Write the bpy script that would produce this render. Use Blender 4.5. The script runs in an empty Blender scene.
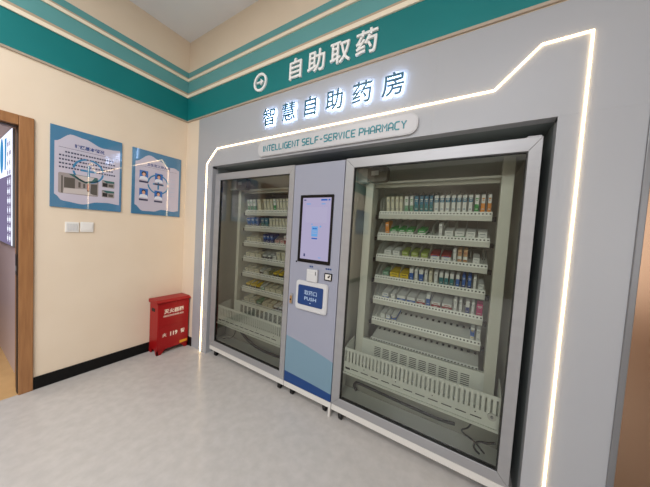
import bpy, bmesh, math, random
from mathutils import Vector, Matrix
random.seed(7)
SC = bpy.context.scene
COL = SC.collection
PI = math.pi

# ------------------------------------------------------------------ camera
cam_data = bpy.data.cameras.new('camera')
cam = bpy.data.objects.new('camera', cam_data)
COL.objects.link(cam)
cam_data.sensor_width = 36.0
cam_data.sensor_fit = 'HORIZONTAL'
cam_data.lens = 36.0 * 244.004 / 650.0
cam_data.clip_start = 0.02
yaw, pitch, roll = 0.5488, -0.0463, 0.0610
fw = Vector((-math.sin(yaw) * math.cos(pitch), math.cos(yaw) * math.cos(pitch), math.sin(pitch)))
rt = Vector((math.cos(yaw), math.sin(yaw), 0))
up = rt.cross(fw)
r2 = math.cos(roll) * rt + math.sin(roll) * up
u2 = -math.sin(roll) * rt + math.cos(roll) * up
mw = Matrix((r2, u2, -fw)).transposed().to_4x4()
mw.translation = Vector((2.920, -1.582, 1.4015))
cam.matrix_world = mw
SC.camera = cam

# ------------------------------------------------------------------ light
world = bpy.data.worlds.new('world')
SC.world = world
world.use_nodes = True
world.node_tree.nodes['Background'].inputs[0].default_value = (0.9, 0.95, 1.0, 1)
world.node_tree.nodes['Background'].inputs[1].default_value = 0.3

def area(name, loc, sx, sy, power, color, rot=(0, 0, 0)):
    d = bpy.data.lights.new(name, 'AREA')
    d.shape = 'RECTANGLE'; d.size = sx; d.size_y = sy; d.energy = power; d.color = color
    o = bpy.data.objects.new(name, d); COL.objects.link(o)
    o.location = loc; o.rotation_euler = rot
    return o
CEIL = 3.454
XR_ = 5.2
area('ceiling_panel_light', (1.25, -2.3, CEIL - 0.03), 1.2, 1.2, 36, (1.0, 0.97, 0.94))
area('ceiling_panel_light', (3.3, -2.6, CEIL - 0.03), 1.2, 1.2, 26, (0.98, 0.98, 1.0))
area('ceiling_panel_light', (2.2, -4.6, CEIL - 0.03), 1.8, 1.4, 125, (0.98, 0.98, 1.0))
area('right_fill_light', (XR_ - 0.06, -4.6, 1.6), 2.0, 2.2, 55, (0.96, 0.98, 1.0), (0, PI / 2, 0))  # unseen fill added at the right wall, lifts ceiling and cabinet interiors
area('adjoining_room_light', (-1.2, -2.2, 2.6), 0.8, 0.8, 16, (1.0, 0.95, 0.92))

SC.view_settings.view_transform = 'Standard'
SC.view_settings.look = 'None'
SC.view_settings.exposure = 0.27
SC.view_settings.gamma = 1.0
SC.view_settings.use_curve_mapping = False
SC.cycles.max_bounces = 10
SC.cycles.transparent_max_bounces = 16
SC.cycles.use_denoising = True
SC.cycles.caustics_reflective = False
SC.cycles.caustics_refractive = False
SC.cycles.sample_clamp_indirect = 6.0

# ------------------------------------------------------------------ materials
def lin(c):
    out = []
    for v in c[:3]:
        v = v / 255.0
        out.append(v / 12.92 if v <= 0.04045 else ((v + 0.055) / 1.055) ** 2.4)
    return (out[0], out[1], out[2], 1.0)

MATS = {}
def mat(name, rgb, rough=0.5, metal=0.0, coat=0.0, spec=0.5, noise=None, bump=None, alpha=1.0, emit=None, stretch=None):
    if name in MATS:
        return MATS[name]
    m = bpy.data.materials.new(name); m.use_nodes = True
    nt = m.node_tree; b = nt.nodes['Principled BSDF']
    b.inputs['Base Color'].default_value = lin(rgb)
    b.inputs['Roughness'].default_value = rough
    b.inputs['Metallic'].default_value = metal
    b.inputs['Specular IOR Level'].default_value = spec
    b.inputs['Coat Weight'].default_value = coat
    b.inputs['Coat Roughness'].default_value = 0.0
    b.inputs['Coat IOR'].default_value = 1.8
    b.inputs['Alpha'].default_value = alpha
    if emit:
        b.inputs['Emission Color'].default_value = lin(emit[0]); b.inputs['Emission Strength'].default_value = emit[1]
    if noise or bump:
        tc = nt.nodes.new('ShaderNodeTexCoord')
        mp = nt.nodes.new('ShaderNodeMapping'); nt.links.new(tc.outputs['Object'], mp.inputs[0])
        if stretch: mp.inputs['Scale'].default_value = stretch
    if noise:
        sc, rgb2, detail = noise
        n = nt.nodes.new('ShaderNodeTexNoise'); n.inputs['Scale'].default_value = sc; n.inputs['Detail'].default_value = detail
        nt.links.new(mp.outputs[0], n.inputs['Vector'])
        cr = nt.nodes.new('ShaderNodeValToRGB')
        cr.color_ramp.elements[0].position = 0.35; cr.color_ramp.elements[1].position = 0.68
        cr.color_ramp.elements[0].color = lin(rgb); cr.color_ramp.elements[1].color = lin(rgb2)
        nt.links.new(n.outputs['Fac'], cr.inputs[0]); nt.links.new(cr.outputs[0], b.inputs['Base Color'])
    if bump:
        sc, st = bump
        n2 = nt.nodes.new('ShaderNodeTexNoise'); n2.inputs['Scale'].default_value = sc; n2.inputs['Detail'].default_value = 4
        nt.links.new(mp.outputs[0], n2.inputs['Vector'])
        bp = nt.nodes.new('ShaderNodeBump'); bp.inputs['Strength'].default_value = st; bp.inputs['Distance'].default_value = 0.002
        nt.links.new(n2.outputs['Fac'], bp.inputs['Height']); nt.links.new(bp.outputs[0], b.inputs['Normal'])
    MATS[name] = m
    return m

def emitter(name, rgb, strength):
    m = bpy.data.materials.new(name); m.use_nodes = True
    nt = m.node_tree; nt.nodes.clear()
    e = nt.nodes.new('ShaderNodeEmission'); e.inputs[0].default_value = lin(rgb); e.inputs[1].default_value = strength
    o = nt.nodes.new('ShaderNodeOutputMaterial'); nt.links.new(e.outputs[0], o.inputs[0])
    MATS[name] = m
    return m

def thin_glass(name, tint, ior):
    m = bpy.data.materials.new(name); m.use_nodes = True
    nt = m.node_tree; nt.nodes.clear()
    t = nt.nodes.new('ShaderNodeBsdfTransparent'); t.inputs[0].default_value = lin(tint)
    g = nt.nodes.new('ShaderNodeBsdfGlossy'); g.inputs['Roughness'].default_value = 0.0; g.inputs[0].default_value = (1, 1, 1, 1)
    f = nt.nodes.new('ShaderNodeFresnel'); f.inputs[0].default_value = ior
    x = nt.nodes.new('ShaderNodeMixShader'); o = nt.nodes.new('ShaderNodeOutputMaterial')
    nt.links.new(f.outputs[0], x.inputs[0]); nt.links.new(t.outputs[0], x.inputs[1]); nt.links.new(g.outputs[0], x.inputs[2])
    nt.links.new(x.outputs[0], o.inputs[0])
    return m

M_CREAM = mat('cream_paint', (223, 208, 187), 0.65, noise=(3.0, (220, 204, 182), 3), bump=(180, 0.05))
M_CEIL = mat('ceiling_paint', (226, 228, 232), 0.8, noise=(2.0, (222, 224, 229), 2))
M_FLOOR = mat('vinyl_floor', (178, 175, 172), 0.22, spec=0.4, noise=(16, (187, 184, 181), 10), bump=(90, 0.03))
M_WOODFLOOR = mat('tan_floor', (196, 160, 110), 0.4, noise=(6, (184, 148, 100), 4))
M_BASE = mat('black_tile', (12, 12, 13), 0.3, spec=0.2, noise=(8, (16, 16, 17), 2))
M_TEAL = mat('teal_paint', (14, 118, 120), 0.5, spec=0.3, noise=(2.5, (12, 114, 116), 2))
M_TEAL2 = mat('light_teal_paint', (92, 156, 158), 0.5, noise=(2.5, (88, 151, 153), 2))
M_STRIPE = mat('cream_moulding', (236, 226, 204), 0.45)
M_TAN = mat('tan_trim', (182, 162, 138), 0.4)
M_PANEL = mat('facade_panel', (163, 166, 171), 0.38, spec=0.4, noise=(1.2, (160, 163, 169), 3))
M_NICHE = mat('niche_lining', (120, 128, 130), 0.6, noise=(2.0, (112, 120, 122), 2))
M_EDGE = mat('grey_edge_trim', (120, 122, 126), 0.35, metal=0.4)
M_STEEL = mat('brushed_steel', (150, 122, 100), 0.27, metal=0.95)
M_WOOD = mat('door_wood', (158, 112, 70), 0.4, noise=(5, (140, 96, 58), 6), stretch=(14, 14, 1.0))
M_ALU = mat('satin_aluminium', (156, 157, 160), 0.38, metal=0.35, noise=(3, (152, 153, 156), 2), stretch=(1, 1, 8))
M_CAB = mat('cabinet_enamel', (230, 229, 219), 0.5, noise=(2, (226, 225, 214), 2))
M_CABDARK = mat('cabinet_back_panel', (188, 187, 176), 0.6, noise=(2, (184, 183, 171), 2))
M_WHITE = mat('white_plastic', (208, 207, 203), 0.4)
M_SHTRAY = mat('shelf_tray_white', (238, 239, 235), 0.45)
M_SHELFSHADE = mat('shaded_shelf_enamel', (206, 206, 198), 0.45)  # grey carries the shading of the shelf lip fronts
M_BLACK = mat('black_plastic', (10, 10, 12), 0.3, spec=0.2)
M_HOLE = mat('dark_perforation', (26, 27, 26), 0.8)
M_RUBBER = mat('black_rubber', (22, 22, 23), 0.6)
M_GASKET = mat('door_gasket', (24, 26, 24), 0.5)
M_SEAL = mat('door_seal', (58, 44, 34), 0.6)
M_GLASS = thin_glass('cabinet_glass', (241, 245, 237), 1.68)
M_DIV = mat('clear_divider', (240, 242, 238), 0.3)
_nt = M_DIV.node_tree; _p = _nt.nodes['Principled BSDF']; _t = _nt.nodes.new('ShaderNodeBsdfTranslucent'); _t.inputs[0].default_value = lin((240, 242, 238))
_c = _nt.nodes.new('ShaderNodeBsdfTransparent'); _m1 = _nt.nodes.new('ShaderNodeMixShader'); _m2 = _nt.nodes.new('ShaderNodeMixShader'); _m1.inputs[0].default_value = 0.5; _m2.inputs[0].default_value = 0.25
_nt.links.new(_p.outputs[0], _m1.inputs[1]); _nt.links.new(_t.outputs[0], _m1.inputs[2]); _nt.links.new(_m1.outputs[0], _m2.inputs[1]); _nt.links.new(_c.outputs[0], _m2.inputs[2])
_nt.links.new(_m2.outputs[0], _nt.nodes['Material Output'].inputs[0])
M_KIOSK = mat('kiosk_lilac', (144, 148, 164), 0.35, noise=(1.5, (141, 145, 162), 2))
M_KBLUE = mat('kiosk_light_blue', (108, 138, 156), 0.35)
M_KNAVY = mat('kiosk_navy', (10, 58, 116), 0.35)
M_LETTER = mat('white_letter', (235, 236, 236), 0.35)
M_SIGNTEAL = mat('sign_teal', (22, 84, 104), 0.4)
M_SIGNTEAL2 = mat('sign_text_teal', (40, 128, 140), 0.4)
M_HALO = emitter('letter_glow', (190, 214, 255), 22.0)
M_LED = emitter('led_warm', (255, 218, 164), 9.0)
M_RED = mat('red_enamel', (154, 14, 18), 0.38, spec=0.35, noise=(3, (144, 11, 15), 2))
M_YELLOW = mat('yellow_sticker', (228, 168, 40), 0.5)
M_SWITCH = mat('switch_white', (226, 224, 220), 0.35)
M_SWITCHG = mat('switch_rocker', (206, 206, 206), 0.35)

# ------------------------------------------------------------------ mesh helpers
def smooth_path(P, n=6):
    out = []
    for k in range(len(P) - 1):
        a, b, c, d = P[max(k - 1, 0)], P[k], P[k + 1], P[min(k + 2, len(P) - 1)]
        for q in range(n):
            t = q / n
            out.append(0.5 * ((2 * b) + (c - a) * t + (2 * a - 5 * b + 4 * c - d) * t * t + (3 * b - a - 3 * c + d) * t ** 3))
    return out + [P[-1]]

class MB:
    def __init__(self):
        self.bm = bmesh.new(); self.mats = []
    def mi(self, m):
        if m not in self.mats: self.mats.append(m)
        return self.mats.index(m)
    def box(self, x0, x1, y0, y1, z0, z1, m, bev=0.0, seg=2, M=None):
        i = self.mi(m)
        r = bmesh.ops.create_cube(self.bm, size=1.0)
        vs = r['verts']
        S = Matrix.Translation(((x0 + x1) / 2, (y0 + y1) / 2, (z0 + z1) / 2)) @ Matrix.Diagonal((abs(x1 - x0), abs(y1 - y0), abs(z1 - z0), 1))
        bmesh.ops.transform(self.bm, matrix=S, verts=vs)
        fs = set(f for v in vs for f in v.link_faces)
        for f in fs: f.material_index = i
        if bev > 0:
            es = set(e for v in vs for e in v.link_edges)
            rb = bmesh.ops.bevel(self.bm, geom=list(es), offset=bev, segments=seg, affect='EDGES', profile=0.5, clamp_overlap=True)
            for f in rb['faces']: f.material_index = i
            vs = list(set(list(rb['verts']) + [v for v in vs if v.is_valid]))
            allv = set()
            for f in rb['faces']:
                for v in f.verts: allv.add(v)
            for v in list(allv):
                for f in v.link_faces:
                    for w in f.verts: allv.add(w)
            vs = list(allv)
        if M is not None: bmesh.ops.transform(self.bm, matrix=M, verts=vs)
        return self
    def prism(self, pts, basis, depth, m):
        """pts 2-D outline; basis(u,v,d)->Vector; extruded from d=0 to depth"""
        i = self.mi(m)
        a = [self.bm.verts.new(basis(u, v, 0)) for u, v in pts]
        b = [self.bm.verts.new(basis(u, v, depth)) for u, v in pts]
        n = len(pts)
        fs = [self.bm.faces.new(a), self.bm.faces.new(list(reversed(b)))]
        for k in range(n): fs.append(self.bm.faces.new((a[k], b[k], b[(k + 1) % n], a[(k + 1) % n])))
        for f in fs: f.material_index = i
        return self
    def tube(self, pts, rad, m, n=8):
        i = self.mi(m); rings = []
        pts = smooth_path([Vector(p) for p in pts])
        for k, p in enumerate(pts):
            t = (pts[min(k + 1, len(pts) - 1)] - pts[max(k - 1, 0)]).normalized()
            a = t.orthogonal().normalized() if k == 0 else (A - A.dot(t) * t).normalized()
            A = a; b = t.cross(a)
            rings.append([self.bm.verts.new(p + rad * (math.cos(2 * PI * j / n) * a + math.sin(2 * PI * j / n) * b)) for j in range(n)])
        fs = []
        for k in range(len(rings) - 1):
            for j in range(n):
                fs.append(self.bm.faces.new((rings[k][j], rings[k][(j + 1) % n], rings[k + 1][(j + 1) % n], rings[k + 1][j])))
        fs.append(self.bm.faces.new(rings[0])); fs.append(self.bm.faces.new(rings[-1]))
        for f in fs: f.material_index = i; f.smooth = True
        return self
    def ring(self, c, r0, r1, basis, depth, m, n=40, a0=0, a1=2 * PI):
        full = abs(a1 - a0 - 2 * PI) < 1e-6
        i = self.mi(m); rows = []
        cnt = n if full else n + 1
        for k in range(cnt):
            t = a0 + (a1 - a0) * k / n
            u, v = math.cos(t), math.sin(t)
            rows.append([self.bm.verts.new(basis(c[0] + r * u, c[1] + r * v, d)) for r, d in ((r0, 0), (r1, 0), (r1, depth), (r0, depth))])
        for k in range(n):
            A, B = rows[k], rows[(k + 1) % cnt]
            for j in range(4):
                f = self.bm.faces.new((A[j], A[(j + 1) % 4], B[(j + 1) % 4], B[j])); f.material_index = i
        if not full:
            for rr in (rows[0], rows[-1]): self.bm.faces.new(rr).material_index = i
        return self
    def build(self, name, parent=None, smooth=False):
        bmesh.ops.recalc_face_normals(self.bm, faces=self.bm.faces[:])
        off = world_loc(parent) if parent else Vector((0, 0, 0))
        if parent: bmesh.ops.translate(self.bm, vec=-off, verts=self.bm.verts[:])
        me = bpy.data.meshes.new(name); self.bm.to_mesh(me); self.bm.free()
        for m in self.mats: me.materials.append(m)
        if smooth:
            for p in me.polygons: p.use_smooth = True
        o = bpy.data.objects.new(name, me); COL.objects.link(o)
        if parent: o.parent = parent
        return o

def world_loc(o):
    v = Vector((0, 0, 0))
    while o is not None:
        v += o.location; o = o.parent
    return v

def tag(o, label=None, cat=None, group=None, kind=None):
    if label: o['label'] = label
    if cat: o['category'] = cat
    if group: o['group'] = group
    if kind: o['kind'] = kind
    return o
def thing(name, loc, label, cat, group=None):
    o = bpy.data.objects.new(name, None); COL.objects.link(o); o.location = loc
    o.empty_display_size = 0.1
    return tag(o, label, cat, group)
def struct(o, label=None):
    return tag(o, label, kind='structure')
def settle(o):
    """move a one-mesh object's origin to the middle of its own base"""
    me = o.data; vs = [v.co for v in me.vertices]
    c = Vector(((min(v.x for v in vs) + max(v.x for v in vs)) / 2, (min(v.y for v in vs) + max(v.y for v in vs)) / 2, min(v.z for v in vs)))
    me.transform(Matrix.Translation(-c)); o.location = o.location + c
    return o

front = lambda y: (lambda u, v, d: Vector((u, y - d, v)))        # facing the room (-Y)
side = lambda x: (lambda u, v, d: Vector((x + d, u, v)))         # facing the room (+X), u runs towards the corner

def text_mesh(body, bold=0.0):
    c = bpy.data.curves.new('lettering', 'FONT'); c.body = body; c.size = 1.0; c.offset = bold; c.resolution_u = 3
    c.fill_mode = 'FRONT'
    o = bpy.data.objects.new('lettering', c); COL.objects.link(o)
    dg = bpy.context.evaluated_depsgraph_get()
    me = bpy.data.meshes.new_from_object(o.evaluated_get(dg))
    COL.objects.unlink(o); bpy.data.objects.remove(o); bpy.data.curves.remove(c)
    return me

def text(mb, body, u0, u1, v0, v1, basis, depth, m, bold=0.0, mside=None, keep=False, d0=0.0):
    """lettering fitted into the rectangle u0..u1, v0..v1 (keep: width follows the height)"""
    me = text_mesh(body, bold)
    xs = [v.co.x for v in me.vertices]; ys = [v.co.y for v in me.vertices]
    a, b, c, d = min(xs), max(xs), min(ys), max(ys)
    sv = (v1 - v0) / (d - c); su = sv if keep else (u1 - u0) / (b - a)
    uc = (u0 + u1) / 2 - su * (b - a) / 2
    bm = bmesh.new(); bm.from_mesh(me); bpy.data.meshes.remove(me)
    bmesh.ops.remove_doubles(bm, verts=bm.verts[:], dist=1e-5)
    i = mb.mi(m); js = mb.mi(mside or m)
    vm0 = {}; vm1 = {}
    for v in bm.verts:
        p, q = uc + (v.co.x - a) * su, v0 + (v.co.y - c) * sv
        vm1[v] = mb.bm.verts.new(basis(p, q, d0 + depth)); vm0[v] = mb.bm.verts.new(basis(p, q, d0))
    for f in bm.faces:
        try:
            mb.bm.faces.new([vm1[v] for v in f.verts]).material_index = i
            mb.bm.faces.new([vm0[v] for v in reversed(f.verts)]).material_index = js
        except ValueError: pass
    for e in bm.edges:
        if len(e.link_faces) == 1:
            p, q = e.verts
            try: mb.bm.faces.new((vm0[p], vm0[q], vm1[q], vm1[p])).material_index = js
            except ValueError: pass
    bm.free()
    return mb

def glyph(mb, ch, cu, cv, em, basis, depth, m, bold=0.0, mside=None, d0=0.0):
    """one square Chinese character centred on cu, cv"""
    me = text_mesh(ch, bold)
    xs = [v.co.x for v in me.vertices]; ys = [v.co.y for v in me.vertices]
    bpy.data.meshes.remove(me)
    k = em; cx, cy = 0.515, 0.38
    return text(mb, ch, cu + (min(xs) - cx) * k, cu + (max(xs) - cx) * k, cv + (min(ys) - cy) * k, cv + (max(ys) - cy) * k, basis, depth, m, bold, mside, d0=d0)

def rrect(u0, u1, v0, v1, r, n=6):
    out = []
    for cx, cy, a in ((u1 - r, v1 - r, 0), (u0 + r, v1 - r, 90), (u0 + r, v0 + r, 180), (u1 - r, v0 + r, 270)):
        for k in range(n + 1):
            t = math.radians(a + 90 * k / n); out.append((cx + r * math.cos(t), cy + r * math.sin(t)))
    return out

# ------------------------------------------------------------------ setting
YR, XR = -6.0, 5.2
mb = MB(); mb.box(0, XR, YR, 1.0, -0.05, 0, M_FLOOR); struct(mb.build('floor'))
mb = MB(); mb.box(-3.2, 0, -3.4, -1.15, -0.06, -0.001, M_WOODFLOOR); struct(mb.build('floor_adjoining'))
mb = MB(); mb.box(-0.15, XR, YR, 0.15, CEIL, CEIL + 0.08, M_CEIL); struct(mb.build('ceiling'))
DY0, DY1, DZ = -2.12, -1.22, 2.050
mb = MB()
mb.box(-0.15, 0, DY1 + 0.02, 0.15, 0, CEIL, M_CREAM)
mb.box(-0.15, 0, YR, DY0 - 0.02, 0, CEIL, M_CREAM)
mb.box(-0.15, 0, DY0 - 0.02, DY1 + 0.02, DZ + 0.02, CEIL, M_CREAM)
struct(mb.build('wall_left'))
PX0, PX1, PZ = 0.240, 3.500, 2.553
NX0, NX1, NZ = 0.514, 3.212, 2.020
mb = MB()
mb.box(0, XR, 0.0, 0.15, PZ, CEIL, M_CREAM)
mb.box(0, PX0, 0.0, 0.15, 0, PZ, M_CREAM)
struct(mb.build('wall_back'))
mb = MB(); mb.box(0, XR, YR - 0.1, YR, 0, CEIL, mat('darkened_rear_wall', (112, 100, 88), 0.6, noise=(2, (104, 92, 80), 3))); struct(mb.build('wall_rear'))  # unseen wall; dark tone chosen to cut haze mirrored in the glass
mb = MB(); mb.box(XR, XR + 0.1, YR, 0.15, 0, CEIL, M_CREAM); struct(mb.build('wall_right'))
# pharmacy surround: separate sheets with hair-line joints
mb = MB(); g = 0.00015
mb.box(PX0, NX0, -0.004, 0.06, 0, 2.02 - g, M_PANEL)
mb.box(PX0, 2.650 - g, -0.004, 0.06, 2.02 + g, PZ, M_PANEL)
mb.box(2.650 + g, PX1, -0.004, 0.06, 2.02 + g, PZ, M_PANEL)
mb.box(NX1, PX1, -0.004, 0.06, 0, 2.02 - g, M_PANEL)
mb.box(PX0, NX0, 0.0, 0.05, 2.0, 2.04, M_PANEL); mb.box(NX1, PX1, 0.0, 0.05, 2.0, 2.04, M_PANEL); mb.box(2.635, 2.665, 0.0, 0.05, 2.03, PZ, M_PANEL)
struct(mb.build('wall_surround'))
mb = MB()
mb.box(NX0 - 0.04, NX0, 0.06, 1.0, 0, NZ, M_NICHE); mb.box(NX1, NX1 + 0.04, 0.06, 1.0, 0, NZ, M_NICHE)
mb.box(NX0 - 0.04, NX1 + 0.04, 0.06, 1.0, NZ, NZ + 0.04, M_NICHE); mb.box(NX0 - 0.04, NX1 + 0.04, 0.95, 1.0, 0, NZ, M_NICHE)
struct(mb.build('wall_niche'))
mb = MB(); mb.box(PX1, PX1 + 0.022, -0.012, 0.10, 0, PZ, M_EDGE, 0.003); struct(mb.build('trim_surround'))
# painted bands and mouldings around both walls
Z = dict(b0=2.576, b1=2.827, b2=2.882, b3=3.008, b4=3.050, b5=3.110)
def band(n, z0, z1, m, t):
    mb = MB(); mb.box(0, t, YR, 0, z0, z1, m); struct(mb.build('trim_%d' % n))
    mb = MB(); mb.box(t, XR, -t, 0, z0, z1, m); struct(mb.build('trim_%d' % (n + 1)))
band(1, Z['b0'], Z['b1'], M_TEAL, 0.010)
band(3, Z['b2'], Z['b3'], M_TEAL2, 0.010)
band(5, Z['b4'], Z['b5'], M_TEAL2, 0.010)
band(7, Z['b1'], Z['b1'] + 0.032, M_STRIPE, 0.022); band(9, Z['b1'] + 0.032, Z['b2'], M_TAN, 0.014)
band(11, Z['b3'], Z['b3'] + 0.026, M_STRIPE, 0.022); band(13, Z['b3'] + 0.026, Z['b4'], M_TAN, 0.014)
band(15, Z['b0'] - 0.016, Z['b0'], mat('lower_edge_trim', (168, 154, 138), 0.4), 0.012)
# baseboards
mb = MB(); mb.box(0, 0.010, -1.148, 0, 0, 0.100, M_BASE); struct(mb.build('baseboard_left'))
mb = MB(); mb.box(0.010, PX0, -0.010, 0, 0, 0.100, M_BASE); struct(mb.build('baseboard_back'))
mb = MB(); mb.box(0, 0.010, YR, DY0 - 0.08, 0, 0.100, M_BASE); struct(mb.build('baseboard_rear'))

# doorway on the left wall
d = bpy.data.objects.new('door_1', None); COL.objects.link(d); d.location = (0, (DY0 + DY1) / 2, 0); struct(d, 'brown wooden door frame at the left edge, open to the next room')
mb = MB()
mb.box(-0.004, 0.016, DY1 - 0.004, DY1 + 0.069, 0, DZ + 0.072, M_WOOD, 0.003)
mb.box(-0.004, 0.016, DY0 - 0.069, DY0 + 0.004, 0, DZ + 0.072, M_WOOD, 0.003)
mb.box(-0.004, 0.0155, DY0 + 0.005, DY1 - 0.005, DZ, DZ + 0.072, M_WOOD, 0.003)
mb.build('door_casing', d)
mb = MB()
mb.box(-0.15, -0.0045, DY1, DY1 + 0.018, 0, DZ, M_WOOD); mb.box(-0.15, -0.0045, DY0 - 0.018, DY0, 0, DZ, M_WOOD); mb.box(-0.15, -0.0045, DY0, DY1, DZ, DZ + 0.018, M_WOOD)
mb.build('door_jamb', d)
mb = MB(); mb.box(-0.075, -0.02, DY1 - 0.006, DY1, 0, DZ, M_SEAL); mb.box(-0.075, -0.02, DY0 + 0.006, DY1 - 0.006, DZ - 0.006, DZ, M_SEAL); mb.build('door_gasket', d)
mb = MB(); mb.box(-0.085, -0.02, DY1 - 0.009, DY1 - 0.006, 0.93, 1.09, M_BLACK, 0.001); mb.box(-0.075, -0.04, DY1 - 0.010, DY1 - 0.0085, 0.96, 1.0, M_ALU); mb.build('strike_plate', d)
# next room
M_LILACW = mat('adjoining_wall_paint', (186, 172, 178), 0.3, noise=(2, (180, 166, 172), 2))
mb = MB(); mb.box(-3.2, -0.152, -1.19, -1.15, 0, 3.0, M_LILACW); struct(mb.build('wall_adjoining'))
mb = MB(); mb.box(-3.25, -3.2, -3.4, -1.15, 0, 3.0, M_LILACW); struct(mb.build('wall_adjoining_end'))
mb = MB(); mb.box(-3.2, -0.152, -3.45, -3.4, 0, 3.0, M_LILACW); struct(mb.build('wall_adjoining_side'))
mb = MB(); mb.box(-3.2, -0.152, -3.4, -1.15, 3.0, 3.05, M_CEIL); struct(mb.build('ceiling_adjoining'))
mb = MB(); mb.box(-0.29, -0.155, -1.205, -1.19, 0.0, 2.6, M_WOOD, 0.002); struct(mb.build('trim_adjoining'))
# door of brushed metal to the right of the surround
d2 = bpy.data.objects.new('door_2', None); COL.objects.link(d2); d2.location = (4.2, 0.06, 0); struct(d2, 'brownish brushed metal door at the right edge')
mb = MB(); mb.box(PX1 + 0.024, 4.9, 0.05, 0.09, 0.0, 2.53, M_STEEL, 0.002); mb.build('door_leaf', d2)
mb = MB(); mb.box(4.9, XR, -0.0, 0.15, 0, PZ, M_CREAM); struct(mb.build('wall_beside_door'))
mb = MB(); mb.box(PX1 + 0.024, 4.9, 0.0, 0.15, 2.53, PZ, M_EDGE); struct(mb.build('trim_lintel'))
# brown door on the far right wall, seen only as a warm reflection
d3 = bpy.data.objects.new('door_3', None); COL.objects.link(d3); d3.location = (XR, -2.6, 0); struct(d3, 'brown wooden double door on the right wall')
mb = MB(); mb.box(XR - 0.03, XR, -3.9, -2.62, 0.0, 2.3, M_WOOD, 0.004); mb.box(XR - 0.03, XR, -2.60, -1.3, 0, 2.3, M_WOOD, 0.004); mb.build('door_leaf', d3)

# ------------------------------------------------------------------ LED outline on the surround
LED = [(0.416, 0.0), (0.413, 2.054), (0.581, 2.197), (2.948, 2.203), (3.127, 2.379), (3.302, 2.381), (3.300, 0.0)]
def strip_outline(path, w):
    L, R = [], []
    P = [Vector(p) for p in path]
    for k, p in enumerate(P):
        ns = []
        if k > 0: t = (P[k] - P[k - 1]).normalized(); ns.append(Vector((-t.y, t.x)))
        if k < len(P) - 1: t = (P[k + 1] - P[k]).normalized(); ns.append(Vector((-t.y, t.x)))
        n = sum(ns, Vector((0, 0))).normalized(); s = min(w / n.dot(ns[0]), w * 1.35)
        L.append(p + n * s); R.append(p - n * s)
    return L, R
def strip(mb, path, w, y, dep, m):
    L, R = strip_outline(path, w)
    for k in range(len(path) - 1):
        mb.prism([L[k], L[k + 1], R[k + 1], R[k]], front(y), dep, m)
LEDT = thing('led_strip_light', (1.8, -0.006, 0), 'warm white glowing light strip outlining the pharmacy surround', 'light strip')
mb = MB(); strip(mb, LED, 0.0038, -0.0042, 0.0050, M_LED); mb.build('light_diffuser', LEDT)

# ------------------------------------------------------------------ signs
def char_sign(name, chars, x0, pitch, size, zc, label, cat, backlit):
    T = thing(name, (x0 + pitch * (len(chars) - 1) / 2 + size / 2, 0, zc - size / 2), label, cat)
    for k, ch in enumerate(chars):
        a = x0 + k * pitch
        mb = MB()
        if backlit:
            cc = a + size / 2
            glyph(mb, ch, cc, zc, size, front(-0.004), 0.004, M_SIGNTEAL, 0.010, M_SIGNTEAL, d0=0.0145)
            o = mb.build('letter', T)
            mb = MB(); glyph(mb, ch, cc, zc, size, front(-0.004), 0.0022, M_HALO, 0.0, M_HALO, d0=0.012)
            g_ = mb.build('letter_glow', o); tag(g_, 'glowing white rear edge of the letter')
        else:
            glyph(mb, ch, a + size / 2, zc, size, front(-0.010), 0.014, M_LETTER, 0.014)
            mb.build('letter', T)
    return T
S1 = char_sign('wall_sign', '自助取药', 1.503, 0.2038, 0.170, 2.702, 'white raised Chinese lettering with an arrow circle on the dark teal band', 'sign', False)
mb = MB(); mb.ring((1.187, 2.698), 0.059, 0.079, front(-0.010), 0.014, M_LETTER); mb.build('arrow_circle', S1)
mb = MB(); ar = 0.040
ax, az = 1.187, 2.698
mb.prism([(ax - ar, az - 0.007), (ax - ar, az + 0.007), (ax + 0.008, az + 0.007), (ax + 0.008, az + 0.028), (ax + ar + 0.002, az), (ax + 0.008, az - 0.028), (ax + 0.008, az - 0.007)], front(-0.010), 0.014, M_LETTER); mb.build('arrow', S1)
char_sign('illuminated_sign', '智慧自助药房', 1.246, 0.2165, 0.155, 2.372, 'backlit dark teal Chinese lettering glowing white on the grey surround', 'sign', True)

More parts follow.
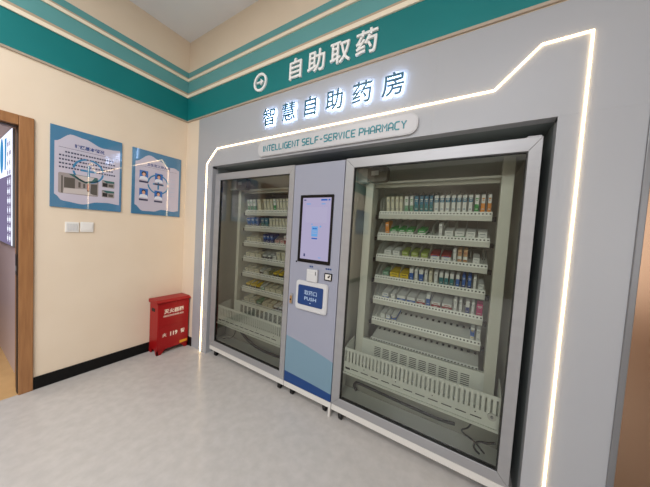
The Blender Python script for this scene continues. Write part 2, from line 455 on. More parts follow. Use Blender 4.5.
GL = {'I': [[(2, 0), (2, 6)]], 'N': [[(0, 0), (0, 6), (4, 0), (4, 6)]], 'T': [[(0, 6), (4, 6)], [(2, 6), (2, 0)]],
      'E': [[(4, 6), (0.6, 6), (0, 5.4), (0, 0.6), (0.6, 0), (4, 0)], [(0, 3), (3.5, 3)]], 'L': [[(0, 6), (0, 0.6), (0.6, 0), (4, 0)]],
      'G': [[(4, 6), (1, 6), (0, 5), (0, 1), (1, 0), (4, 0), (4, 3), (2.2, 3)]], 'S': [[(4, 6), (0.8, 6), (0, 5.2), (0, 3.8), (0.8, 3), (3.2, 3), (4, 2.2), (4, 0.8), (3.2, 0), (0, 0)]],
      'F': [[(4, 6), (0.6, 6), (0, 5.4), (0, 0)], [(0, 3), (3.5, 3)]], '-': [[(0.6, 3), (3.4, 3)]],
      'R': [[(0, 0), (0, 6), (3.2, 6), (4, 5.2), (4, 3.6), (3.2, 2.8), (0, 2.8)], [(2, 2.8), (4, 0)]], 'V': [[(0, 6), (2, 0), (4, 6)]],
      'C': [[(4, 6), (1, 6), (0, 5), (0, 1), (1, 0), (4, 0)]], 'P': [[(0, 0), (0, 6), (3.2, 6), (4, 5.2), (4, 3.4), (3.2, 2.6), (0, 2.6)]],
      'H': [[(0, 0), (0, 6)], [(4, 0), (4, 6)], [(0, 3), (4, 3)]], 'A': [[(0, 0), (0, 4.6), (1.4, 6), (2.6, 6), (4, 4.6), (4, 0)], [(0, 2.2), (4, 2.2)]],
      'M': [[(0, 0), (0, 6), (2, 3), (4, 6), (4, 0)]], 'Y': [[(0, 6), (2, 3), (4, 6)], [(2, 3), (2, 0)]]}
def stroke_text(parent, s, u0, u1, v0, v1, basis, dep, m, wt):
    adv = []
    for ch in s: adv.append({' ': 2.6, 'I': 2.9}.get(ch, 5.6))
    tot = sum(adv) - 1.6; su = (u1 - u0) / tot; sv = (v1 - v0) / 6.0
    x = 0
    for ch, a in zip(s, adv):
        if ch != ' ':
            mb = MB()
            ox = x - (1.45 if ch == 'I' else 0)
            for path in GL[ch]:
                pth = [(u0 + (ox + px) * su, v0 + py * sv) for px, py in path]
                L, R = strip_outline(pth, wt)
                for k in range(len(pth) - 1): mb.prism([L[k], L[k + 1], R[k + 1], R[k]], basis, dep, m)
            mb.build('letter', parent)
        x += a
PLT = thing('name_plate', (1.885, -0.004, 2.04), 'grey rounded plate reading INTELLIGENT SELF-SERVICE PHARMACY above the machines', 'sign')
M_PLATE = mat('plate_grey', (176, 177, 180), 0.35)
mb = MB(); mb.prism(rrect(1.198, 2.573, 2.037, 2.167, 0.055), front(-0.004), 0.016, M_PLATE)
mb.prism(rrect(1.205, 2.566, 2.044, 2.160, 0.049), front(-0.020), 0.0015, mat('plate_face', (184, 185, 189), 0.35)); mb.build('plate', PLT)
stroke_text(PLT, 'INTELLIGENT SELF-SERVICE PHARMACY', 1.268, 2.503, 2.077, 2.124, front(-0.0215), 0.003, M_SIGNTEAL2, 0.0040)

# ------------------------------------------------------------------ machines
RZ = [1.534 - 0.1682 * k for k in range(7)]     # lip heights of the shelves
SL = 0.22
def shelf_mesh(mb, x0, x1, yf, z, yb):
    w = x1 - x0
    mb.box(x0, x1, yf, yf + 0.004, z, z + 0.034, M_SHELFSHADE, 0.001, 1)                     # plain lip, its grey holds the front shading
    P = lambda y, zz: (y, zz)
    prof = [(yf + 0.001, z + 0.033), (yf + 0.012, z + 0.060), (yf + 0.016, z + 0.060), (yf + 0.020, z + 0.048), (yb, z + 0.048 + SL * (yb - yf - 0.02)), (yb, z + 0.043 + SL * (yb - yf - 0.02)), (yf + 0.016, z + 0.040), (yf + 0.005, z + 0.030)]
    mb.prism(prof, lambda u, v, d: Vector((x0 + d, u, v)), w, M_SHTRAY)
    n = int(w / 0.0205)
    for k in range(n):                                                                    # one row of punched holes in the riser
        cx = x0 + w * (k + 0.5) / n
        mb.prism([(-0.0045, -0.004), (0.0045, -0.004), (0.0045, 0.004), (-0.0045, 0.004)], lambda u, v, d, cx=cx: Vector((cx + u, yf + 0.0012 + (0.0135 + v) * 0.407 - d, z + 0.033 + 0.0135 + v)), 0.0006, M_HOLE)
    n2 = int(w / 0.041)
    for k in range(n2):                                                                   # punched slots further back on the tray
        cx = x0 + w * (k + 0.5) / n2; yy = yf + 0.16
        zz = z + 0.048 + SL * (yy - yf - 0.02)
        mb.prism([(-0.008, 0), (0.008, 0), (0.008, 0.03), (-0.008, 0.03)], lambda u, v, d, cx=cx, yy=yy, zz=zz: Vector((cx + u, yy + v, zz + SL * v + d)), 0.0006, M_HOLE)

def divider_profile(yf, z, tall):
    if tall: return [(yf + 0.014, z + 0.062), (yf + 0.012, z + 0.130), (yf + 0.05, z + 0.168), (yf + 0.36, z + 0.262), (yf + 0.36, z + 0.062 + SL * 0.35), (yf + 0.05, z + 0.056)]
    return [(yf + 0.014, z + 0.062), (yf + 0.016, z + 0.080), (yf + 0.072, z + 0.132), (yf + 0.10, z + 0.142), (yf + 0.36, z + 0.206), (yf + 0.36, z + 0.062 + SL * 0.35), (yf + 0.05, z + 0.056)]

RIGHT = {
 1: [(2.314,2.338,'u','cream'), (2.350,2.373,'u','cream'), (2.384,2.407,'u','cream'), (2.415,2.437,'u','cream'), (2.452,2.479,'u','greenish'), (2.490,2.514,'u','greenish'), (2.522,2.551,'u','teal'), (2.560,2.584,'u','teal'), (2.592,2.618,'u','teal'), (2.626,2.648,'u','teal'), (2.657,2.685,'u','tealtop'), (2.694,2.720,'u','tealtop'), (2.729,2.755,'u','tealtop'), (2.765,2.790,'u','tealtop'), (2.798,2.823,'u','tealtop'), (2.831,2.856,'u','tealtop'), (2.866,2.890,'u','tealtop'), (2.901,2.925,'u','greenwhite'), (2.936,2.959,'u','orange'), (2.972,2.993,'u','orange')],
 2: [(2.317,2.347,'u','orangefull'), (2.357,2.411,'l','greentop'), (2.419,2.471,'l','greentop'), (2.478,2.530,'l','greentop'), (2.558,2.612,'l','green'), (2.699,2.722,'u','white'), (2.736,2.791,'l','white'), (2.800,2.858,'l','greenmark'), (2.866,2.921,'l','white'), (2.934,2.986,'l','white')],
 3: [(2.321,2.376,'l','white'), (2.386,2.441,'l','white'), (2.458,2.506,'l','lime'), (2.525,2.573,'l','lime'), (2.593,2.640,'l','lime'), (2.658,2.718,'l','redblue'), (2.729,2.789,'l','redblue'), (2.801,2.821,'u','white'), (2.828,2.853,'u','tan'), (2.862,2.887,'u','tan'), (2.918,2.957,'l','white')],
 4: [(2.320,2.368,'l','tealgrey'), (2.378,2.446,'l','yellow'), (2.454,2.516,'l','yellow'), (2.524,2.552,'u','blue'), (2.561,2.584,'u','white'), (2.592,2.621,'u','blue'), (2.630,2.651,'u','white'), (2.660,2.682,'u','cream'), (2.694,2.718,'u','white'), (2.727,2.752,'u','greenwhite2'), (2.761,2.785,'u','greenwhite2'), (2.794,2.818,'u','greenwhite2'), (2.831,2.852,'u','blue'), (2.867,2.888,'u','bluefull'), (2.900,2.922,'u','bluefull'), (2.932,2.950,'u','white'), (2.960,2.992,'l','white')],
 5: [(2.329,2.379,'l','whiteblue'), (2.396,2.430,'l','white'), (2.445,2.508,'l','bluewide'), (2.519,2.578,'l','bluewide'), (2.589,2.646,'l','redwhite'), (2.655,2.680,'u','blue'), (2.689,2.748,'l','redwhite'), (2.758,2.820,'l','redwhite'), (2.830,2.850,'u','white'), (2.863,2.881,'u','white'), (2.900,2.924,'u','bluewhite'), (2.934,2.952,'u','white'), (2.962,2.998,'m','magenta')],
 6: [(2.328,2.362,'l','white'), (2.371,2.403,'l','whiteblue'), (2.413,2.451,'l','blueyellow'), (2.940,2.965,'u','blueyellow'), (2.974,2.998,'u','white')],
}
LEFT = {
 1: [(0.765,0.797,'u','greenish'), (0.808,0.840,'u','greenish'), (0.851,0.893,'u','greenish'), (0.923,0.968,'u','cream'), (1.012,1.047,'u','cream'), (1.058,1.092,'u','cream'), (1.104,1.137,'u','cream'), (1.148,1.181,'u','greenwhite'), (1.192,1.224,'u','cream'), (1.235,1.267,'u','cream'), (1.277,1.308,'u','cream'), (1.319,1.349,'u','cream'), (1.36,1.39,'u','cream'), (1.40,1.43,'u','cream')],
 2: [(0.765,0.819,'u','bluefull'), (0.831,0.881,'u','bluefull'), (0.894,0.939,'u','bluefull'), (0.978,1.025,'u','teal'), (1.037,1.080,'u','teal'), (1.102,1.136,'u','cream'), (1.147,1.180,'u','cream'), (1.191,1.223,'u','cream'), (1.234,1.266,'u','cream'), (1.276,1.308,'u','cream'), (1.318,1.349,'u','cream'), (1.36,1.39,'u','cream'), (1.40,1.43,'u','cream')],
 3: [(0.765,0.822,'l','cream'), (0.834,0.905,'l','cream'), (0.917,0.989,'l','cream'), (1.024,1.065,'u','navy'), (1.076,1.116,'u','navy'), (1.127,1.166,'u','navy'), (1.188,1.242,'l','pink'), (1.255,1.299,'l','pink'), (1.310,1.351,'u','redwhite'), (1.365,1.42,'l','cream')],
 4: [(0.765,0.812,'l','cream'), (0.824,0.902,'l','cream'), (0.918,0.999,'l','cream'), (1.023,1.080,'l','black'), (1.095,1.148,'l','black'), (1.162,1.211,'l','white'), (1.225,1.273,'u','cream'), (1.289,1.335,'u','cream'), (1.35,1.42,'l','cream')],
 5: [(0.765,0.811,'l','cream'), (0.823,0.895,'l','cream'), (0.910,0.977,'l','cream'), (0.992,1.033,'l','black'), (1.048,1.103,'l','cream'), (1.117,1.167,'l','olive'), (1.186,1.241,'l','yellowblack'), (1.257,1.312,'l','yellowblack'), (1.33,1.39,'l','cream')],
 6: [(0.789,0.853,'l','yellowblack'), (0.866,0.928,'l','yellowblack'), (0.940,1.000,'l','yellowblack'), (1.015,1.065,'l','greenish'), (1.079,1.142,'l','cream'), (1.158,1.222,'l','cream'), (1.238,1.309,'l','cream'), (1.33,1.40,'l','cream')],
 7: [(0.765,0.848,'l','cream'), (0.867,0.948,'l','cream'), (0.966,1.038,'l','tealgrey'), (1.055,1.118,'l','cream'), (1.135,1.197,'l','cream'), (1.216,1.270,'l','black'), (1.286,1.335,'l','black'), (1.35,1.41,'l','cream')],
}

def caster(parent, x, y):
    mb = MB(); mb.box(x - 0.022, x + 0.022, y - 0.022, y + 0.022, 0.055, 0.070, M_BLACK, 0.003); mb.box(x - 0.018, x - 0.013, y - 0.016, y + 0.016, 0.02, 0.056, M_BLACK); mb.box(x + 0.013, x + 0.018, y - 0.016, y + 0.016, 0.02, 0.056, M_BLACK)
    c = mb.build('caster', parent)
    mb = MB(); n = 16; rr = 0.024
    mb.prism([(y + rr * math.cos(2 * PI * k / n), 0.0245 + rr * math.sin(2 * PI * k / n)) for k in range(n)], lambda u, v, d: Vector((x - 0.012 + d, u, v)), 0.024, M_RUBBER); mb.build('wheel', c)
    return c

def cabinet(X0, X1, gx0, gx1, cols, sx0, sx1, yf, spec, louver_fill, label, right):
    T = thing('medicine_vending_machine', ((X0 + X1) / 2, 0.4, 0), label, 'vending machine', 'glass fronted medicine machines')
    zb, zt, yb = 0.115, 1.935, 0.84
    mb = MB(); t = 0.03
    mb.box(X0 + 0.003, X0 + t, 0.034, yb, zb, zt, M_CAB); mb.box(X1 - t, X1 - 0.003, 0.034, yb, zb, zt, M_CAB)
    mb.box(X0 + t, X1 - t, 0.034, yb, zt - t, zt, M_CAB); mb.box(X0 + t, X1 - t, 0.034, yb, zb, zb + 0.065, M_CAB)
    mb.box(X0 + t, X1 - t, yb - t, yb, zb + 0.065, zt - t, M_CABDARK)
    mb.build('cabinet_body', T)
    mb = MB(); mb.box(X0 + 0.002, X1 - 0.002, 0.004, yb, 0.070, 0.1145, M_WHITE, 0.003); mb.build('base_plinth', T)
    gz0, gz1 = 0.180, 1.870
    # mitred aluminium door frame
    fz0, fz1 = 0.1185, 1.937
    mb = MB()
    o = [(X0, fz0), (X1, fz0), (X1, fz1), (X0, fz1)]; i_ = [(gx0, gz0), (gx1, gz0), (gx1, gz1), (gx0, gz1)]
    for k in range(4):
        q = [o[k], o[(k + 1) % 4], i_[(k + 1) % 4], i_[k]]
        c = Vector((sum(p[0] for p in q) / 4, sum(p[1] for p in q) / 4))
        q = [(c.x + (p[0] - c.x) * 0.9992, c.y + (p[1] - c.y) * 0.9992) for p in q]
        mb.prism(q, front(0.032), 0.032, M_ALU)
    bmesh.ops.bevel(mb.bm, geom=mb.bm.edges[:], offset=0.0012, segments=1, affect='EDGES')
    F_ = mb.build('door_frame', T)
    mb = MB(); e = 0.005
    for q in ((gx0, gx0 + e, gz0, gz1), (gx1 - e, gx1, gz0, gz1), (gx0 + e, gx1 - e, gz0, gz0 + e), (gx0 + e, gx1 - e, gz1 - e, gz1)):
        mb.box(q[0], q[1], 0.003, 0.03, q[2], q[3], M_GASKET)
    mb.build('gasket', F_)
    mb = MB(); mb.box(gx0 + e, gx1 - e, 0.012, 0.0165, gz0 + e, gz1 - e, M_GLASS)
    bm = mb.bm
    bm.normal_update()
    for f in [f for f in bm.faces if f.normal.y > -0.5]: bm.faces.remove(f)
    gp = mb.build('glass_pane', F_)
    if gp.data.polygons[0].normal.y > 0: gp.data.flip_normals()
    tag(gp, 'clear greenish glass of the door')
    if right:
        mb = MB(); mb.box(X1 - 0.062, X1 - 0.006, 0.004, 0.034, fz1 + 0.0005, fz1 + 0.0085, M_ALU, 0.002); mb.build('hinge', F_)
    for x in (X0 + 0.07, X1 - 0.07):
        for y in (0.045, 0.76): caster(T, x, y)
    # uprights
    for (a, b, y0, y1) in cols:
        mb = MB(); mb.box(a, b, y0, y1, zb + 0.066, zt - 0.031, M_CAB, 0.002); mb.build('upright', T)
    # rail and camera head at the top
    zr = 1.795
    mb = MB(); mb.box(cols[0][1] + 0.002, cols[1][0] - 0.002, 0.20, 0.235, zr - 0.006, zr + 0.008, M_SHELFSHADE, 0.002); mb.box(cols[0][1] + 0.002, cols[1][0] - 0.002, 0.237, 0.25, zr - 0.03, zr - 0.004, M_CABDARK); mb.build('gantry_rail', T)
    cx = cols[0][0] + 0.03
    M_CAM = mat('camera_housing', (112, 106, 98), 0.45)
    mb = MB(); mb.prism(rrect(cx, cx + 0.150, zr + 0.000, zr + 0.113, 0.028), front(0.20), 0.06, M_CAM); h = mb.build('scanner_head', T)
    mb = MB(); mb.box(cx + 0.03, cx + 0.085, 0.1385, 0.1395, zr + 0.045, zr + 0.078, M_WHITE); mb.build('sticker', h)
    mb = MB(); mb.box(cx - 0.105, cx - 0.002, 0.145, 0.20, zr - 0.002, zr + 0.100, M_WHITE, 0.003); mb.build('scanner_bracket', T)
    # shelves with lane dividers
    nd = 0; extra = MB(); extra_n = 0
    words = ['top', 'second', 'third', 'fourth', 'fifth', 'sixth', 'seventh']
    meshes = {}
    for k, z in enumerate(RZ):
        mb = MB(); shelf_mesh(mb, sx0, sx1, yf, z, 0.72)
        s = mb.build('shelf', T)
        for a, b in ((sx0 - 0.022, sx0 - 0.001), (sx1 + 0.001, sx1 + 0.022)):
            mb = MB(); mb.box(a, b, yf - 0.004, yf + 0.03, z - 0.004, z + 0.028, M_BLACK, 0.002, 1); mb.build('shelf_bracket', s)
        items = spec.get(k + 1, [])
        xs = []
        prev = sx0 + 0.004
        xs.append(prev)
        if items:
            edges = [(a, b) for a, b, _, _ in items]
            for a, b in edges:
                gap = a - prev
                n = max(0, int((gap - 0.006) / 0.043))
                if xs[-1] < prev - 0.0001 or len(xs) > 1 or True:
                    pass
                for q in range(1, n + 1): xs.append(prev + gap * q / (n + 1))
                if n == 0: xs.append((prev + a) / 2)
                prev = b
            gap = sx1 - prev; n = int(gap / 0.043)
            for q in range(1, n + 1): xs.append(prev + gap * q / (n + 1))
        xs = sorted(set(round(v, 4) for v in xs))
        if k == 6 and not items: xs = []
        if k == 5 and right: xs = [v for v in xs if v < 2.47 or v > 2.92]
        for x in xs:
            pr = divider_profile(yf, z, k == 0)
            if nd < 100:
                key = k == 0
                mb = MB() if key not in meshes else None
                if mb is not None:
                    mb.prism(divider_profile(yf, RZ[k], key), lambda u, v, d: Vector((sx0 - 0.001 + d, u, v)), 0.002, M_DIV)
                    q = mb.build('lane_divider', s); meshes[key] = (q, sx0, RZ[k], world_loc(s).copy())
                    q.location = Vector((x - sx0, 0, 0))
                else:
                    src, bx, bz, _ = meshes[key]
                    q = src.copy(); COL.objects.link(q); q.parent = s; q.location = Vector((x - bx, 0, z - bz))
                nd += 1
            else:
                extra.prism(pr, lambda u, v, d, x=x: Vector((x - 0.001 + d, u, v)), 0.002, M_DIV); extra_n += 1
    if extra_n: tag(extra.build('lane_divider_row', T), kind='stuff')
    # delivery tray in front of the shelves: slotted front, louvred rear
    tx0, tx1, ty = gx0 + 0.006, gx1 - 0.008, 0.034
    z0, z1 = 0.383, 0.563
    M_TRAY = mat('tray_white', (234, 236, 230), 0.4)
    mb = MB()
    mb.box(tx0, tx1, ty, ty + 0.004, z0, z0 + 0.075, M_TRAY); mb.box(tx0, tx1, ty, ty + 0.004, z1 - 0.022, z1, M_TRAY)
    n = 36; w = (tx1 - tx0) / n
    for k in range(n + 1):
        c = tx0 + w * k; mb.box(max(tx0, c - w * 0.31), min(tx1, c + w * 0.31), ty, ty + 0.004, z0 + 0.075, z1 - 0.022, M_TRAY)
    mb.box(tx0, tx1, ty - 0.012, ty + 0.004, z0 - 0.014, z0, M_TRAY)
    mb.box(tx0, tx1, ty + 0.004, 0.195, z0 - 0.004, z0 + 0.002, M_TRAY)
    n = 11
    for k in range(n):
        a = tx0 + 0.06 + (tx1 - tx0 - 0.12) * k / n
        mb.box(a, a + 0.055, ty - 0.0006, ty, z0 + 0.028, z0 + 0.034, M_HOLE)
        if k % 3 == 1: mb.box(a + 0.02, a + 0.026, ty - 0.0006, ty, z0 + 0.055, z0 + 0.061, M_HOLE)
    mb.box(tx0 + 0.012, tx0 + 0.05, ty - 0.0006, ty, z0 + 0.02, z0 + 0.034, M_HOLE)
    D_ = mb.build('delivery_tray', T)
    mb = MB(); bx0, bx1 = sx0 - 0.03, sx1 + 0.03
    mb.box(bx0, bx1, 0.195, 0.199, z0, 0.598, M_TRAY); mb.box(bx0, bx1, 0.199, 0.22, 0.590, 0.598, M_TRAY)
    n = 10
    for k in range(n):
        a = bx0 + 0.10 + (bx1 - bx0 - 0.16) * k / n
        rows = 7
        for q in range(rows):
            zz = 0.475 + 0.013 * q
            if louver_fill: mb.box(a, a + 0.040, 0.1943, 0.195, zz, zz + 0.0100, mat('louver_grey', (110, 112, 108), 0.6))
            else: mb.box(a, a + 0.048, 0.1943, 0.195, zz, zz + 0.0055, M_HOLE)
    mb.build('louvred_panel', D_)
    mb = MB()
    for x in (tx0, tx1 - 0.004): mb.prism([(ty + 0.004, z0 + 0.002), (ty + 0.004, z1 - 0.002), (0.10, z1 + 0.02), (0.19, 0.595), (0.19, z0 + 0.002)], lambda u, v, d, x=x: Vector((x + d, u, v)), 0.004, M_TRAY)
    mb.build('tray_side', D_)
    # lower compartment: floor liner, rear kick panel, cable
    mb = MB(); mb.box(X0 + t + 0.001, X1 - t - 0.001, 0.036, 0.168, zb + 0.0655, zb + 0.068, M_TRAY); mb.build('floor_liner', T)
    mb = MB(); mb.box(X0 + t + 0.001, X1 - t - 0.001, 0.17, 0.176, zb + 0.066, z0 - 0.02, mat('kick_panel_grey', (150, 150, 140), 0.6)); mb.build('kick_panel', T)
    if right:
        mb = MB(); mb.tube([(2.23, 0.14, 0.200), (2.222, 0.135, 0.215), (2.215, 0.13, 0.24), (2.225, 0.13, 0.262), (2.25, 0.13, 0.268), (2.4, 0.13, 0.262), (2.6, 0.13, 0.252), (2.8, 0.13, 0.247), (2.9, 0.14, 0.25)], 0.010, M_RUBBER, 10); mb.build('hose', T)
        mb = MB(); mb.tube([(2.99, 0.12, 0.37), (2.988, 0.12, 0.32), (2.97, 0.12, 0.275), (2.94, 0.115, 0.25), (2.955, 0.11, 0.235), (2.99, 0.105, 0.225), (3.02, 0.10, 0.212), (3.045, 0.09, 0.195), (3.06, 0.08, 0.190)], 0.0045, M_RUBBER); mb.build('cable', T)
        mb = MB(); mb.tube([(3.11, 0.12, 0.25), (3.075, 0.11, 0.238), (3.04, 0.10, 0.236), (3.012, 0.09, 0.222), (3.006, 0.08, 0.205), (3.018, 0.07, 0.193), (3.035, 0.06, 0.190)], 0.0055, M_RUBBER); mb.build('cable', T)
        mb = MB(); n = 18; mb.ring((3.073, 0.445), 0.008, 0.021, front(ty), 0.006, M_WHITE, 18); mb.ring((3.073, 0.445), 0.0, 0.007, front(ty), 0.010, M_ALU, 12); mb.build('tray_knob', D_)
    else:
        mb = MB(); mb.tube([(0.86, 0.13, 0.37), (0.88, 0.13, 0.33), (0.93, 0.13, 0.295), (1.02, 0.13, 0.25), (1.12, 0.13, 0.22), (1.25, 0.125, 0.21), (1.40, 0.12, 0.215), (1.55, 0.12, 0.225)], 0.013, M_RUBBER, 10); mb.build('hose', T)
        mb = MB(); mb.tube([(0.80, 0.15, 0.37), (0.795, 0.15, 0.30), (0.785, 0.15, 0.24), (0.76, 0.13, 0.20), (0.71, 0.11, 0.19), (0.68, 0.08, 0.188)], 0.004, M_RUBBER); mb.build('cable', T)
    return T

LM = cabinet(0.565, 1.619, 0.645, 1.567, [(0.690, 0.730, 0.20, 0.25), (1.470, 1.510, 0.20, 0.25)], 0.738, 1.445, 0.255, LEFT, True, 'glass front medicine machine left of the touch screen kiosk, nearer the fire extinguisher box', False)
RM = cabinet(2.090, 3.168, 2.156, 3.115, [(2.172, 2.232, 0.20, 0.31), (3.028, 3.088, 0.20, 0.31)], 2.262, 3.002, 0.28, RIGHT, False, 'large glass front medicine machine right of the touch screen kiosk, stocked with coloured boxes', True)

# ------------------------------------------------------------------ medicine boxes (each one a thing)
C = dict(cream=(222, 218, 196), white=(228, 230, 228), green=(42, 150, 70), greeny=(120, 165, 140), teal=(40, 120, 128), tealb=(52, 120, 150), orange=(226, 140, 40), lime=(150, 170, 80),
         red=(150, 40, 44), blue=(40, 96, 176), navy=(34, 56, 120), yellow=(226, 196, 50), tan=(196, 160, 120), magenta=(190, 40, 110), pink=(214, 178, 172), black=(44, 46, 50), olive=(140, 138, 90), grey=(150, 156, 158))
STY = {  # base, accent, accent from, to (share of the height), marks, words
 'cream': ('cream', 'cream', 0, 0, 'grey', 'cream white'), 'white': ('white', 'white', 0, 0, 'grey', 'plain white'), 'greenish': ('white', 'greeny', 0.0, 0.45, 'green', 'pale green and white'),
 'teal': ('tealb', 'teal', 0.0, 0.5, 'white', 'dark teal'), 'tealtop': ('white', 'tealb', 0.62, 0.86, 'tealb', 'teal topped white'), 'greenwhite': ('white', 'green', 0.12, 0.5, 'green', 'white and green'),
 'orange': ('white', 'orange', 0.0, 0.55, 'orange', 'white and orange'), 'orangefull': ('orange', 'orange', 0, 0, 'white', 'tan orange'), 'greentop': ('white', 'green', 0.55, 1.0, 'green', 'white and green topped'),
 'green': ('green', 'white', 0.30, 0.52, 'white', 'bright green'), 'greenmark': ('white', 'green', 0.0, 0.30, 'grey', 'green based white'), 'lime': ('cream', 'lime', 0.35, 1.0, 'lime', 'yellow green'),
 'redblue': ('white', 'red', 0.72, 1.0, 'blue', 'white, red and blue'), 'tan': ('tan', 'white', 0.30, 0.52, 'red', 'tan and white'), 'tealgrey': ('grey', 'greeny', 0.4, 1.0, 'white', 'grey teal'),
 'yellow': ('yellow', 'yellow', 0, 0, 'black', 'yellow'), 'blue': ('white', 'blue', 0.0, 0.66, 'white', 'blue and white'), 'bluefull': ('blue', 'navy', 0.0, 0.25, 'white', 'deep blue'), 'greenwhite2': ('white', 'teal', 0.0, 0.62, 'white', 'white topped teal'),
 'whiteblue': ('white', 'blue', 0.12, 0.35, 'blue', 'blue striped white'), 'bluewide': ('white', 'blue', 0.0, 0.5, 'white', 'wide blue and white'), 'redwhite': ('white', 'red', 0.0, 0.55, 'red', 'red and white'),
 'bluewhite': ('white', 'navy', 0.08, 0.55, 'white', 'white and navy'), 'blueyellow': ('white', 'blue', 0.35, 0.85, 'yellow', 'white, blue and yellow'), 'magenta': ('magenta', 'magenta', 0, 0, 'white', 'magenta pink'),
 'navy': ('navy', 'blue', 0.5, 0.8, 'white', 'navy blue'), 'pink': ('pink', 'white', 0, 0.4, 'red', 'pale pink'), 'black': ('white', 'black', 0.0, 0.62, 'white', 'black and white'), 'olive': ('olive', 'cream', 0.0, 0.3, 'black', 'olive'),
 'yellowblack': ('yellow', 'black', 0.0, 0.60, 'yellow', 'yellow and black')}
CM = {k: mat('carton_' + k, v, 0.45, noise=(40, tuple(int(c * 0.97) for c in v), 2)) for k, v in C.items()}
BOXM = {}
def carton(w, h, dp, style):
    key = (round(w, 3), h, dp, style)
    if key in BOXM: return BOXM[key]
    base, acc, a0, a1, mk, _ = STY[style]
    mb = MB(); e = 0.0004
    mb.box(-w / 2, w / 2, 0, dp, 0, h, CM[base], 0.0012, 1)
    if a1 > a0: mb.box(-w / 2 - e, w / 2 + e, -e, dp + e, max(h * a0, 0.0005), min(h * a1, h - 0.0005) if a1 < 1 else h + e, CM[acc])
    bars = ((0.80, 0.06, 0.7), (0.70, 0.03, 0.5), (0.24, 0.04, 0.6)) if h > w * 1.3 else ((0.74, 0.10, 0.6), (0.28, 0.07, 0.4))
    for zc, hh, ww in bars:
        m_ = CM[mk if mk != acc or not (a0 < zc < a1) else base]
        mb.box(-w * ww / 2, w * ww / 2, -2.2 * e, -0.2 * e, h * (zc - hh / 2), h * (zc + hh / 2), m_)
    mb.box(-w / 2 + 0.002, w / 2 - 0.002, -0.0002, dp * 0.5, h - 0.0004, h + 0.0005, CM[base if a1 < 1 else acc])     # tuck flap
    o = mb.build('medicine_box'); COL.objects.unlink(o); me = o.data; bpy.data.objects.remove(o)
    BOXM[key] = me
    return me
ORD = ['', 'first', 'second', 'third', 'fourth', 'fifth', 'sixth', 'seventh', 'eighth', 'ninth', 'tenth', 'eleventh', 'twelfth', 'thirteenth', 'fourteenth', 'fifteenth', 'sixteenth', 'seventeenth', 'eighteenth', 'nineteenth', 'twentieth']
SH = ['top', 'second', 'third', 'fourth', 'fifth', 'sixth', 'seventh']
tilt = math.atan(SL)
for nm, spec, yf in (('left', LEFT, 0.255), ('right', RIGHT, 0.28)):
    for k, items in spec.items():
        z = RZ[k - 1]
        for n, (a, b, typ, sty) in enumerate(items):
            w = b - a - 0.002
            if typ == 'u': h, dp = (0.120, 0.18) if k == 1 else (0.092, 0.10)
            elif typ == 'm': h, dp = 0.088, 0.06
            else: h, dp = 0.046, 0.15
            o = bpy.data.objects.new('medicine_box', carton(w, h, dp, sty)); COL.objects.link(o)
            y = yf + 0.024
            o.location = ((a + b) / 2, y, z + 0.048 + SL * (y - yf - 0.02) + 0.0015)
            o.rotation_euler = (tilt, 0, 0)
            st = 'upright' if typ != 'l' else 'lying flat'
            if n == 0: pos = 'leftmost'
            elif n == len(items) - 1: pos = 'rightmost'
            else: pos = ORD[n + 1] + ' from left'
            tag(o, '%s carton %s, %s on %s shelf of %s machine' % (STY[sty][5].replace(' box', ''), st, pos, SH[k - 1], nm), 'medicine box', 'medicine boxes on the %s shelf of the %s machine' % (SH[k - 1], nm))

# ------------------------------------------------------------------ kiosk between the cabinets
K0, K1 = 1.6225, 2.0865
K = thing('pickup_kiosk', (1.855, 0.4, 0), 'lilac grey self service kiosk with tall touch screen and blue pickup hatch', 'kiosk')
mb = MB(); mb.box(K0, K1, 0.012, 0.84, 0.1185, 1.934, M_KIOSK, 0.003); mb.build('kiosk_body', K)
mb = MB()
x0, x1 = K0 + 0.003, K1 - 0.003
N = 14
lw = lambda t: 0.519 - 0.060 * t - 0.031 * t * t
nv = lambda t: 0.212 - 0.02 * t - 0.011 * t * t
fr = front(0.012)
def curvepts(f, rev=False):
    p = [(x0 + (x1 - x0) * k / N, f(k / N)) for k in range(N + 1)]
    return list(reversed(p)) if rev else p
mb.prism([(x0, 1.931)] + curvepts(lw) + [(x1, 1.931)], fr, 0.012, M_KIOSK)
mb.prism(curvepts(lw, True) + curvepts(nv), fr, 0.012, M_KBLUE)
mb.prism(curvepts(nv, True) + [(x0, 0.1215), (x1, 0.1215)], fr, 0.012, M_KNAVY)
mb.build('front_panel', K)
mb = MB(); mb.box(K0, K1, 0.004, 0.84, 0.070, 0.1145, M_WHITE, 0.003); mb.build('base_plinth', K)
mb = MB(); mb.box(K1 - 0.022, K1 - 0.004, 0.006, 0.03, 0.0, 0.070, M_WHITE, 0.002); mb.build('foot', K)
for x in (K0 + 0.065, K1 - 0.07):
    for y in (0.05, 0.76): caster(K, x, y)
mb = MB(); mb.prism(rrect(1.702, 2.009, 1.153, 1.686, 0.006, 3), front(0.0), 0.006, M_BLACK); bz = mb.build('screen_bezel', K)
SCR = emitter('screen_lilac', (196, 188, 222), 0.62)
mb = MB()
sx0, sx1, sz0, sz1 = 1.728, 1.990, 1.180, 1.663
mb.box(sx0, sx1, -0.0068, -0.006, sz0, sz1, SCR)
UIB, UID, UIL, UIG = emitter('screen_blue', (40, 100, 190), 0.75), emitter('screen_dark', (64, 74, 120), 0.6), emitter('screen_mid', (110, 165, 220), 0.8), emitter('screen_soft', (199, 192, 224), 0.62)
def ui(a, b, c, d_, m): mb.box(a, b, -0.0072, -0.0067, c, d_, m)
